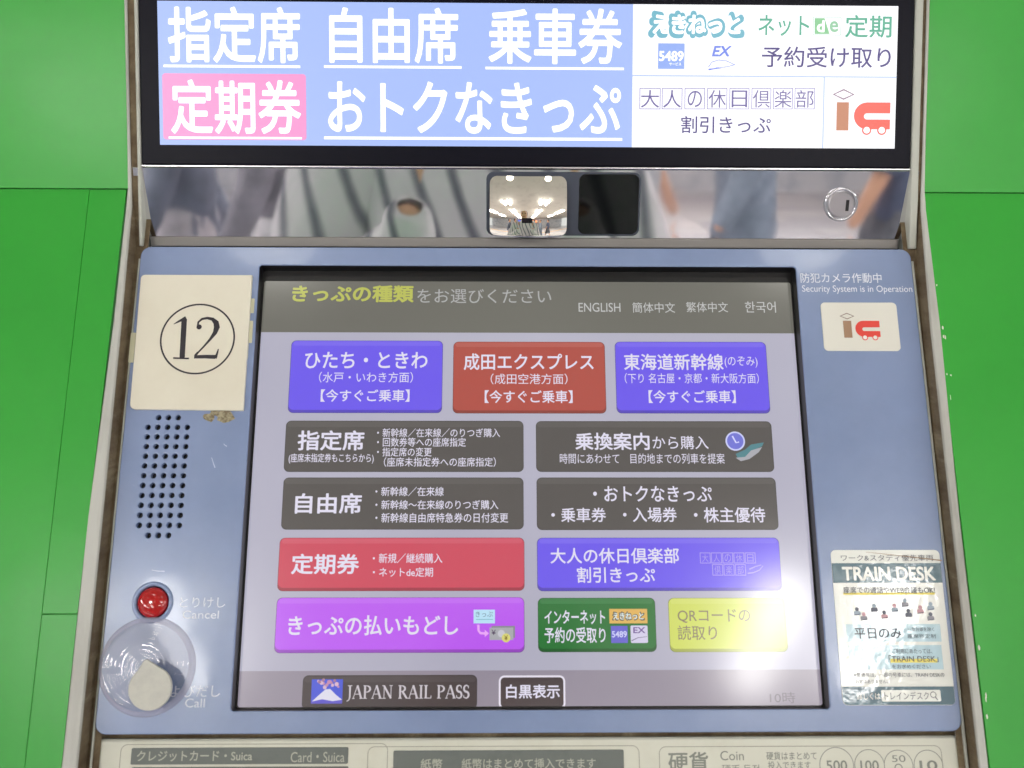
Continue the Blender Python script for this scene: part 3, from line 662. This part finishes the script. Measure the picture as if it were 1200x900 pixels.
for k in range(14):
    t = rg.uniform(-.40,-.005) if k < 24 else rg.uniform(-.05,-.0); x = .2612+rg.uniform(-.0002,.0011)*(1 if rg.random()<.8 else 2.2)
    p = blob(x, t, rg.uniform(.0002,.0006), rg.uniform(.0004,.0018), 7); b.poly(p, .0091+k*.000002, CHIP)
b.build('paint_chip', wl, PL['C'])['kind'] = 'stuff'

# ------------------------------------------------------------------ stickers and number card (things stuck on the console)
def onC(cx, cy, z=0): return MW @ PL['C'] @ Matrix.Translation((cx, cy, z))
# number card
cz = .0022
tl, tr_, br_, bl = un(165,321.5,C,cz), un(295.5,322,C,cz), un(285,481,C,cz), un(151.5,479.5,C,cz)
cc = Vector(((tl[0]+tr_[0]+br_[0]+bl[0])/4, (tl[1]+tr_[1]+br_[1]+bl[1])/4))
def rquad(ps, r, n=5):
    o = []
    for i in range(4):
        p = Vector(ps[i]); a = (Vector(ps[i-1])-p).normalized(); c = (Vector(ps[(i+1)%4])-p).normalized()
        if r[i] < 1e-5: o.append(tuple(p)); continue
        for k in range(n+1):
            t = k/n; o.append(tuple(p+a*r[i]*(1-t)**2+c*r[i]*t**2))
    return o
CARD = wear(principled('ivory_card', (222,217,200), .30), (216,210,192), 20, .4, .7); CARDE = principled('card_edge', (232,228,212), .2)
qs = [Vector(p)-cc for p in (bl, br_, tr_, tl)]
o1 = rquad(qs, (.004,.0005,.0005,.003)); o2 = [tuple(Vector(p)*.992) for p in o1]
card = empty('number_card', onC(cc.x, cc.y)); tag(card, 'ivory card with the circled number 12 beside the touch screen', 'sign')
b = MB(); b.ring(o1,o1,.0001,cz-.0006,CARDE); b.ring(o1,o2,cz-.0006,cz,CARDE); b.poly(o2,cz,CARD); b.build('card', card)
NK = ink((34,28,38), .4)
def cp(x, y): q = un(x,y,C,cz); return (q[0]-cc.x, q[1]-cc.y)
b = MB(); c0 = cp(231.5,397); rx = (cp(275.5,397)[0]-cp(187.5,397)[0])/2; ry = (cp(231,355.5)[1]-cp(231,438.5)[1])/2
b.ring(circ(c0,rx,64,ry), circ(c0,rx-.0011,64,ry-.0011), cz+.0001, cz+.0001, NK); b.build('ring_print', card)
b = MB(); sc_ = .00054; k = cz+.0001
one = [cp(x,y) for x,y in ((216,374),(213.5,418.5))]; b.stroke(one, 6.4*sc_, 6.2*sc_, k, NK)
b.stroke([cp(x,y) for x,y in ((203.5,380),(209,377),(218,372.3))], .6*sc_, 4.2*sc_, k+.00001, NK)
b.stroke([cp(x,y) for x,y in ((203,419.6),(221.5,420.2))], 2.0*sc_, 2.0*sc_, k+.00002, NK); b.stroke([cp(210.5,418),cp(216.5,418.2)],4*sc_,4*sc_,k+.00003,NK)
two = [(231.5,383.5),(232.5,377.5),(237,373.8),(243,372.8),(249,374),(253.2,378),(254.2,383.5),(252,390),(246.5,397.5),(239,406),(232.5,412.8),(228.5,418)]
b.stroke([cp(*p) for p in two], (lambda t: sc_*(2.0+5.2*math.exp(-((t-.52)/.16)**2)+ .8*math.exp(-((t-.2)/.12)**2))), 0, k+.00001, NK)
b.disc(cp(233.4,383.2), 3.1*sc_, k+.00002, NK, 20)
b.stroke([cp(x,y) for x,y in ((227.5,418.3),(240,418.0),(252.5,418.3))], 4.0*sc_, 4.8*sc_, k+.00003, NK)
b.stroke([cp(x,y) for x,y in ((256.0,409),(254.6,414),(252.5,420))], 1.2*sc_, 3.4*sc_, k+.00004, NK); b.stroke([cp(228,416.5),cp(232,412.5)],1*sc_,2*sc_,k+.00005,NK)
b.build('numerals', card)
# IC sticker
tl, tr_, br_, bl = un(961,354.5,C), un(1050.5,355,C), un(1055,411.5,C), un(966,411.5,C)
cc = Vector(((tl[0]+tr_[0]+br_[0]+bl[0])/4, (tl[1]+tr_[1]+br_[1]+bl[1])/4))
stk = MB(); hw, hh = ((tr_[0]-tl[0])+(br_[0]-bl[0]))/4, ((tl[1]-bl[1])+(tr_[1]-br_[1]))/4
stk.slab((-hw,-hh,hw,hh),.0028,.00002,.0005,.0002, principled('white_vinyl', (222,220,210), .35))
q = B(984.5,367,1030.5,399,C); ic_logo(stk,(q[0]-cc.x,q[1]-cc.y,q[2]-cc.x,q[3]-cc.y),.0006,ink((160,126,98)),ink((226,66,54)),ink((232,228,220)),ink((130,110,100)))
o = stk.build('sticker', None, onC(cc.x,cc.y)); tag(o, 'small white rounded sticker with brown and red ic mark under the camera notice', 'sticker')
# TRAIN DESK sticker
tl, tr_, br_, bl = un(974.5,644,C), un(1101.5,645,C), un(1118.5,826,C), un(986,827,C)
x0 = (tl[0]+bl[0])/2; x1 = (tr_[0]+br_[0])/2; y1 = (tl[1]+tr_[1])/2; y0 = (bl[1]+br_[1])/2; cx, cy = (x0+x1)/2, (y0+y1)/2
VIN = bump(principled('glossy_paper', (226,228,222), .3, 0, .5, 1.0, .06), 200, .07, .0012, 4)
def gp(name, c):
    m = principled(name, c, .3, 0, .5, 1.0, .06); return bump(m, 200, .07, .0012, 4)
TEALP = gp('teal_print', (52,94,110)); PALEB = gp('pale_blue_print', (172,204,216)); INKD = ink((84,88,100)); YELP = ink((238,224,110)); WH = gp('white_print', (232,234,228))
def R_(x0_,y0_,x1_,y1_): q = B(x0_,y0_,x1_,y1_,C); return (q[0]-cx,q[1]-cy,q[2]-cx,q[3]-cy)
st = empty('sticker', onC(cx,cy)); tag(st, 'white and teal TRAIN DESK sticker at the lower right of the console', 'sticker')
b = MB(); W2, H2 = (x1-x0)/2, (y1-y0)/2; b.slab((-W2,-H2,W2,H2),.003,.00002,.0004,.0001,VIN); b.build('sheet', st)
b = MB(); q = R_(975,660,1108,683); b.rect((-W2+.0001,q[1],W2-.0001,q[3]),.0005,TEALP); q = R_(985,804.5,1118,827); b.rrect((-W2+.0002,-H2+.0002,W2-.0002,q[3]),.0026,.0005,TEALP)
b.rect((-W2+.0002,q[3]-.004,W2-.0002,q[3]),.00052,TEALP); b.rrect(R_(1032.5,808.5,1102,822),.0008,.0006,WH); b.rect(R_(991.5,731.5,1102,752),.0005,PALEB); b.rect(R_(995,756,1104,784.5),.0005,PALEB)
b.rect(R_(988,694.5,1095,697),.0005,YELP); b.rect(R_(1043,772,1098,776.5),.0006,YELP); b.build('colour_print', st)
b = MB()
def tt(s,x0_,y0_,x1_,y1_,m=INKD,bo=0,z=.0007): b.text(s,R_(x0_,y0_,x1_,y1_),z,m,bo)
tt('ワーク&スタディ優先車両',985,650,1093,657.5); tt('TRAIN DESK',986.5,664,1095.5,680.5,WH,.03); tt('座席での通話やWEB会議もOK!',988,687.5,1095,695.5,bo=.006)
tt('平日のみ',1001,736,1056,748.5,bo=.012); tt('一部列車を除く',1063,735,1094,740); tt('座席指定制',1063,743,1096,748)
tt('ご利用にあたっては、',1045,760,1092,766); tt('「TRAIN DESK」',1041,767.5,1099,776,bo=.006); tt('をお求めください',1045,778.5,1090,783.5)
tt('※普通車は、一部の号車には、TRAIN DESKの',1000,788,1106,793.5); tt('設定はありません。',1002,796,1040,801)
tt('詳しくは',1003.5,811.5,1031,820,WH,.012); tt('トレインデスク',1036,810.5,1088,820,z=.0007)
b.cring((R_(1093,813,1093.5,813.5)[0],R_(1093,813.5,1093.5,814)[1]),.0014,.0018,.0007,INKD,16); b.stroke([R_(1095,816,1095.2,816.2)[:2],R_(1098.5,820,1098.7,820.2)[:2]],.0005,.0005,.0007,INKD)
b.build('lettering', st)
b = MB(); IL = [ink((104,108,122)), ink((204,160,168)), ink((160,176,190)), ink((150,150,158))]
for k, (x, y) in enumerate(((1004,716),(1012,722),(1024,712),(1036,720),(1048,712),(1060,706),(1064,718),(1078,714),(1090,710),(1090,722))):
    q = R_(x-4,y-5,x+4,y+5); b.rrect((q[0],q[1],q[2],(q[1]+q[3])/2),.0008,.00055+k*.00001,IL[(k+2)%4]); b.disc(((q[0]+q[2])/2,q[3]-.0014),.0012,.0007+k*.00001,IL[k%3],12)
    b.stroke([(q[0],q[1]),(q[2],q[1]+.0008)],.0004,.0004,.0007+k*.00001,IL[0])
b.build('picture', st)
b = MB(); b.stroke([R_(1014,646.5,1015,647)[:2],R_(1060,651,1061,652)[:2],R_(1103,656.5,1104,657)[:2]],.0002,.0006,.0008,ink((150,120,90))); b.build('crease', st)

# ------------------------------------------------------------------ people behind the viewer, seen only in the mirrors
def skin(name, chains, mat, parent=None, sub=2):
    me = bpy.data.meshes.new(name); vs = []; es = []; rs = []; idx = {}
    for ch in chains:
        pr = None
        for p in ch:
            k = tuple(round(c, 4) for c in p[:3])
            if k not in idx: idx[k] = len(vs); vs.append(p[:3]); rs.append(p[3] if len(p) > 4 else (p[3], p[3])); 
            if len(p) > 4: rs[idx[k]] = (p[3], p[4])
            if pr is not None and pr != idx[k]: es.append((pr, idx[k]))
            pr = idx[k]
    me.from_pydata(vs, es, []); o = bpy.data.objects.new(name, me); COL.objects.link(o)
    md = o.modifiers.new('Skin', 'SKIN'); md.use_smooth_shade = True
    for i, r in enumerate(rs): me.skin_vertices[0].data[i].radius = r
    me.skin_vertices[0].data[0].use_root = True
    s = o.modifiers.new('Sub', 'SUBSURF'); s.levels = s.render_levels = sub
    bpy.context.view_layer.update()
    nm = bpy.data.meshes.new_from_object(o.evaluated_get(bpy.context.evaluated_depsgraph_get()))
    o.modifiers.clear(); o.data = nm; nm.materials.clear(); nm.materials.append(mat)
    if parent: o.parent = parent
    return o
def cloth(name, chains, mat, parent):
    """open tubes of elliptical rings: hems and cuffs stay where they are put"""
    b = MB(); n = 22
    for ch in chains:
        pts = []
        for i in range(len(ch)-1):
            p0, p1, p2, p3 = ch[max(i-1,0)], ch[i], ch[i+1], ch[min(i+2,len(ch)-1)]
            for k in range(4):
                t = k/4; pts.append([.5*(2*b1+(c-a)*t+(2*a-5*b1+4*c-d)*t*t+(3*b1-a-3*c+d)*t**3) for a,b1,c,d in zip(p0,p1,p2,p3)])
        pts.append(list(ch[-1])); vs = []
        for i, p in enumerate(pts):
            d = (Vector(pts[min(i+1,len(pts)-1)][:3])-Vector(pts[max(i-1,0)][:3])).normalized()
            ax = Vector((1,0,0)) if abs(d.x) < .8 else Vector((0,0,1)); e2 = d.cross(ax).normalized(); e1 = e2.cross(d).normalized()
            for j in range(n):
                a = 2*math.pi*j/n; w_ = 1+.035*math.sin(3*a+i*.9)+.02*math.sin(5*a-i*1.7)
                vs.append(Vector(p[:3])+e1*(p[3]*w_*math.cos(a))+e2*(p[4]*w_*math.sin(a)))
        b.add(vs, [[i*n+j, i*n+(j+1)%n, (i+1)*n+(j+1)%n, (i+1)*n+j] for i in range(len(pts)-1) for j in range(n)], mat, True)
    return b.build(name, parent)
def face(t, y, z, sg):
    for k in (-1,1):
        e = MB(); e.lathe((0,0), [(.013,0),(.010,.004),(.004,.006)], ink((40,30,28)), 12); e.build('eye', t, Matrix.Translation((k*.032, y, z)) @ Matrix.Rotation(rad(-90*sg),4,'X'))
    m = MB(); m.slab((-.024,-.006,.024,.006),.005,-.01,.003,.002, ink((168,86,80))); m.build('mouth', t, Matrix.Translation((0, y-sg*.006, z-.066)) @ Matrix.Rotation(rad(-90*sg),4,'X'))
SKINM = principled('skin_tone', (222,170,140), .5); HAIR = principled('dark_hair', (30,26,26), .5)
def fabric(name, c, c2=None): 
    m = principled(name, c, .85, 0, .2); wear(m, c2 or shade(c,.8), 9, .4, .7); return bump(m, 7, .8, .05, 3)
def hand(cx, cy, cz_, dx, s, down=True):
    """palm with five separate fingers"""
    dz = -1 if down else 1; ch = []
    ch.append([(cx,cy,cz_,.028,.020),(cx,cy,cz_+dz*.045,.040,.016),(cx,cy,cz_+dz*.085,.040,.014)])
    for i, ln in enumerate((.068,.078,.072,.056)):
        fy = cy-.030+i*.020
        ch.append([(cx,cy,cz_+dz*.085,.040,.014),(cx,fy,cz_+dz*.095,.0095,.0095),(cx+dx*.008,fy,cz_+dz*(.095+ln*.55),.0088,.0088),(cx+dx*.022,fy,cz_+dz*(.095+ln),.0075,.0075)])
    ch.append([(cx,cy,cz_+dz*.045,.040,.016),(cx+dx*.02,cy-.045*s,cz_+dz*.06,.011,.011),(cx+dx*.03,cy-.055*s,cz_+dz*.09,.009,.009)])
    return ch
def walker(x, y, rot, top, legs, label, stride=.28, hold=None, bare=False):
    t = empty('person', Matrix.Translation((x,y,0)) @ Matrix.Rotation(rot,4,'Z')); tag(t, label, 'person')
    arm = []
    for s in (-1,1):
        sw = s*.16
        arm.append([(0,0,1.36,.10,.09),(s*.17,0,1.38,.055,.055),(s*.24,sw*.4,1.12,.042,.042),(s*.25,sw*1.1,.88,.028,.028)])
    body = [[(0,0,.95,.13,.10),(0,0,1.2,.13,.10),(0,0,1.36,.10,.09),(0,0,1.47,.055,.055),(0,-.01,1.54,.075,.085),(0,-.01,1.62,.085,.10),(0,-.005,1.69,.06,.07)]]
    lg = []
    for s in (-1,1):
        f = s*stride
        lg.append([(0,0,.95,.13,.10),(s*.09,0,.88,.085,.085),(s*.10,-f*.45,.50,.055,.055),(s*.10,-f*.9+(.10 if f<0 else 0),.12,.038,.038),(s*.10,-f*.9,.05,.04,.035),(s*.10,-f*.9-.14,.03,.035,.025)])
    hd = []
    for s in (-1,1): hd += hand(s*.25, s*.16*1.1, .86, -s, s)
    skin('body', body+arm+lg+hd, SKINM, t)
    up = 1.04
    cloth('shirt', [[(0,0,.84,.19,.15),(0,0,1.0,.17,.135),(0,0,1.2,.175,.14),(0,0,1.36,.175,.125),(0,0,1.43,.11,.09),(0,0,1.46,.06,.06)]]+
          [[(s*.12,0,1.40,.06,.06),(s*.19,s*.005,1.37,.072,.072),(s*.24,s*.064,1.13,.062,.062)]+([] if bare else [(s*.252,s*.165,.90,.045,.045)]) for s in (-1,1)], top, t)
    if bare: cloth('skirt', [[(0,0,1.0,.16,.13),(0,0,.85,.20,.17),(0,0,.60,.24,.23),(0,0,.50,.25,.25)]], legs, t)
    else: cloth('trousers', [[(s*.04,0,1.0,.12,.13),(s*.085,0,.84,.115,.125),(s*.10,-s*stride*.45,.50,.095,.095),(s*.10,-s*stride*.9+(.09 if s*stride<0 else 0),.07,.085,.085)] for s in (-1,1)], legs, t)
    face(t, -.105, 1.60, -1)
    skin('hair', [[(0,.03,1.52,.06,.05),(0,.03,1.62,.095,.095),(0,.0,1.70,.078,.088)]], HAIR, t)
    for s in (-1,1):
        f = -s*stride*.9; sh = MB(); sh.slab((s*.10-.045, f-.20, s*.10+.045, f+.07), .04, .0, .07, .025, ink((40,38,40))); sh.build('shoe', t)
    return t
walker(-1.30,-3.4, rad(75), fabric('slate_jacket',(128,134,150)), fabric('light_grey_trousers',(212,206,212)), 'person walking past in slate jacket and light grey trousers')
walker(-.78,-3.1, rad(100), fabric('grey_coat',(150,146,156)), fabric('white_trousers',(225,222,226)), 'person walking past in grey coat and white trousers')
walker(.62,-4.1, rad(-70), fabric('white_blouse',(220,218,222)), fabric('pale_skirt',(205,200,206)), 'person walking past in white blouse and pale skirt', .34, None, True)
walker(1.12,-3.9, rad(-90), fabric('slate_coat',(150,160,176)), fabric('slate_trousers',(140,150,166)), 'person walking past in slate coat and slate trousers', .16)
walker(1.85,-3.9, rad(-60), fabric('navy_top',(104,112,136)), fabric('grey_skirt',(120,122,130)), 'person walking past in navy top and grey skirt', .30, None, True)
LEA = principled('black_leather', (30,34,42), .3)
for x, y, z, a, lb in ((-.62,-2.95,.74,.35,'large black leather shoulder bag carried by the walker in white trousers'),(-.45,-3.0,.52,-.3,'small black flat bag swinging beside the shoulder bag')):
    t = empty('bag', Matrix.Translation((x,y,z)) @ Matrix.Rotation(a,4,'Y')); tag(t, lb, 'bag')
    b = MB(); b.slab((-.19,-.13,.19,.13),.05,-.06,.06,.02,LEA); b.ring(rr((-.19,-.13,.19,.13),.05),rr((-.16,-.10,.16,.10),.04),-.06,-.07,LEA); b.poly(rr((-.16,-.10,.16,.10),.04)[::-1],-.07,LEA)
    b.build('bag_body', t, Matrix.Rotation(rad(90),4,'X'))
    skin('strap', [[(-.13,0,.12,.010),(-.10,0,.24,.009),(0,0,.32,.009),(.10,0,.24,.009),(.13,0,.12,.010)]], LEA, t, 1)
# the photographer
SHIRT = principled('striped_shirt', (150,164,160), .85, 0, .2); _b = SHIRT.node_tree.nodes['Principled BSDF']
wv = N(SHIRT, 'ShaderNodeTexWave', Scale=9.0, Distortion=3.5); wv.bands_direction = 'DIAGONAL'; wv.inputs['Detail'].default_value = 1; wv.inputs['Detail Scale'].default_value = .8
L(SHIRT, texco(SHIRT,(1,.3,.35)), wv.inputs['Vector']); rp = N(SHIRT, 'ShaderNodeValToRGB'); rp.color_ramp.elements[0].position = .0; rp.color_ramp.elements[1].position = .34
rp.color_ramp.elements[0].color = (*lin((128,126,140)),1); rp.color_ramp.elements[1].color = (*lin((238,228,236)),1)
L(SHIRT, wv.outputs['Fac'], rp.inputs['Fac']); L(SHIRT, rp.outputs['Color'], _b.inputs['Base Color']); bump(SHIRT, 6, .9, .06, 3)
t = empty('person', Matrix.Translation((-.07,-1.12,0))); tag(t, 'photographer in a grey green striped shirt holding up a phone', 'person')
ph = camo.matrix_world.translation
hz = ph.z-.04; armL = [(0,0,1.33,.12,.10),(-.19,0,1.34,.06,.06),(-.27,.10,1.09,.045,.045),(-.17,.27,1.15,.036,.036),(-.085,.385,hz-.15,.028,.028),(-.07,.42,hz-.09,.025,.025)]; armR = [(0,0,1.33,.12,.10),(.19,0,1.34,.06,.06),(.29,.10,1.09,.045,.045),(.22,.27,1.15,.036,.036),(.165,.385,hz-.15,.028,.028),(.16,.42,hz-.09,.025,.025)]
fing = []
for s, hx_, in ((-1,-.055),(1,.155)):
    fing.append([(hx_,.42,hz-.085,.026,.020),(hx_,.425,hz-.03,.034,.018)])
    for i in range(4): fing.append([(hx_,.425,hz-.03,.034,.018),(hx_-s*-.012,.44,hz-.012+i*.017,.0085,.0085),(hx_-s*.012,.455,hz-.010+i*.017,.008,.008),(hx_-s*.03,.452,hz-.010+i*.017,.007,.007)])
    fing.append([(hx_,.425,hz-.03,.034,.018),(hx_-s*.014,.415,hz-.015,.010,.010),(hx_-s*.032,.418,hz+.005,.008,.008)])
legs = [[(0,0,.92,.15,.12),(s*.1,0,.85,.09,.09),(s*.12,-.01,.48,.06,.06),(s*.12,.02,.08,.045,.045),(s*.12,.12,.03,.04,.03)] for s in (-1,1)]
skin('body', [[(0,0,.92,.15,.12),(0,0,1.15,.14,.11),(0,0,1.33,.12,.10),(0,.0,1.45,.055,.055),(0,.02,1.52,.075,.085),(0,.02,1.60,.085,.10),(0,.015,1.67,.06,.07)],[a if True else a for a in armL],armR]+legs+fing, SKINM, t)
cloth('shirt', [[(0,0,.78,.21,.17),(0,0,.95,.20,.16),(0,0,1.15,.21,.16),(0,0,1.32,.21,.145),(0,0,1.41,.13,.10),(0,0,1.45,.062,.062)],
      [(-.13,0,1.37,.08,.08),(-.21,.01,1.33,.09,.09),(-.275,.10,1.10,.085,.085),(-.17,.27,1.15,.07,.07),(-.085,.385,hz-.15,.044,.044),(-.072,.412,hz-.10,.032,.032),(-.070,.418,hz-.09,.018,.018)],
      [(.13,0,1.37,.08,.08),(.21,.01,1.33,.09,.09),(.295,.10,1.10,.085,.085),(.22,.27,1.15,.07,.07),(.165,.385,hz-.15,.044,.044),(.160,.412,hz-.10,.032,.032),(.160,.418,hz-.09,.018,.018)]], SHIRT, t)
cloth('trousers', [[(s*.045,0,1.0,.14,.14),(s*.10,0,.80,.12,.13),(s*.12,-.01,.48,.095,.095),(s*.12,.01,.08,.085,.085)] for s in (-1,1)], fabric('dark_trousers',(60,62,72)), t)
skin('hair', [[(0,-.02,1.50,.07,.06),(0,-.01,1.60,.10,.10),(0,.0,1.68,.082,.092)]], HAIR, t)
face(t, .112, 1.59, 1)
for s in (-1,1): sh = MB(); sh.slab((s*.12-.05,-.08,s*.12+.05,.2),.045,0,.08,.03, ink((50,46,44))); sh.build('shoe', t)
b = MB(); b.slab((-.036,-.075,.036,.075),.008,-.004,.004,.002,principled('phone_back',(30,30,34),.2)); b.ring(rr((-.036,-.075,.036,.075),.008),rr((-.034,-.073,.034,.073),.007),-.004,-.005,BLACKG); b.poly(rr((-.034,-.073,.034,.073),.007)[::-1],-.005,BLACKG)
o = b.build('phone', None, camo.matrix_world @ Matrix.Translation((.02,-.02,.012)) @ Matrix.Rotation(rad(180),4,'Y') @ Matrix.Rotation(rad(90),4,'Z')); tag(o, 'dark phone held up in both hands by the photographer', 'phone')

bpy.data.objects.remove(_to); bpy.data.curves.remove(_tc)
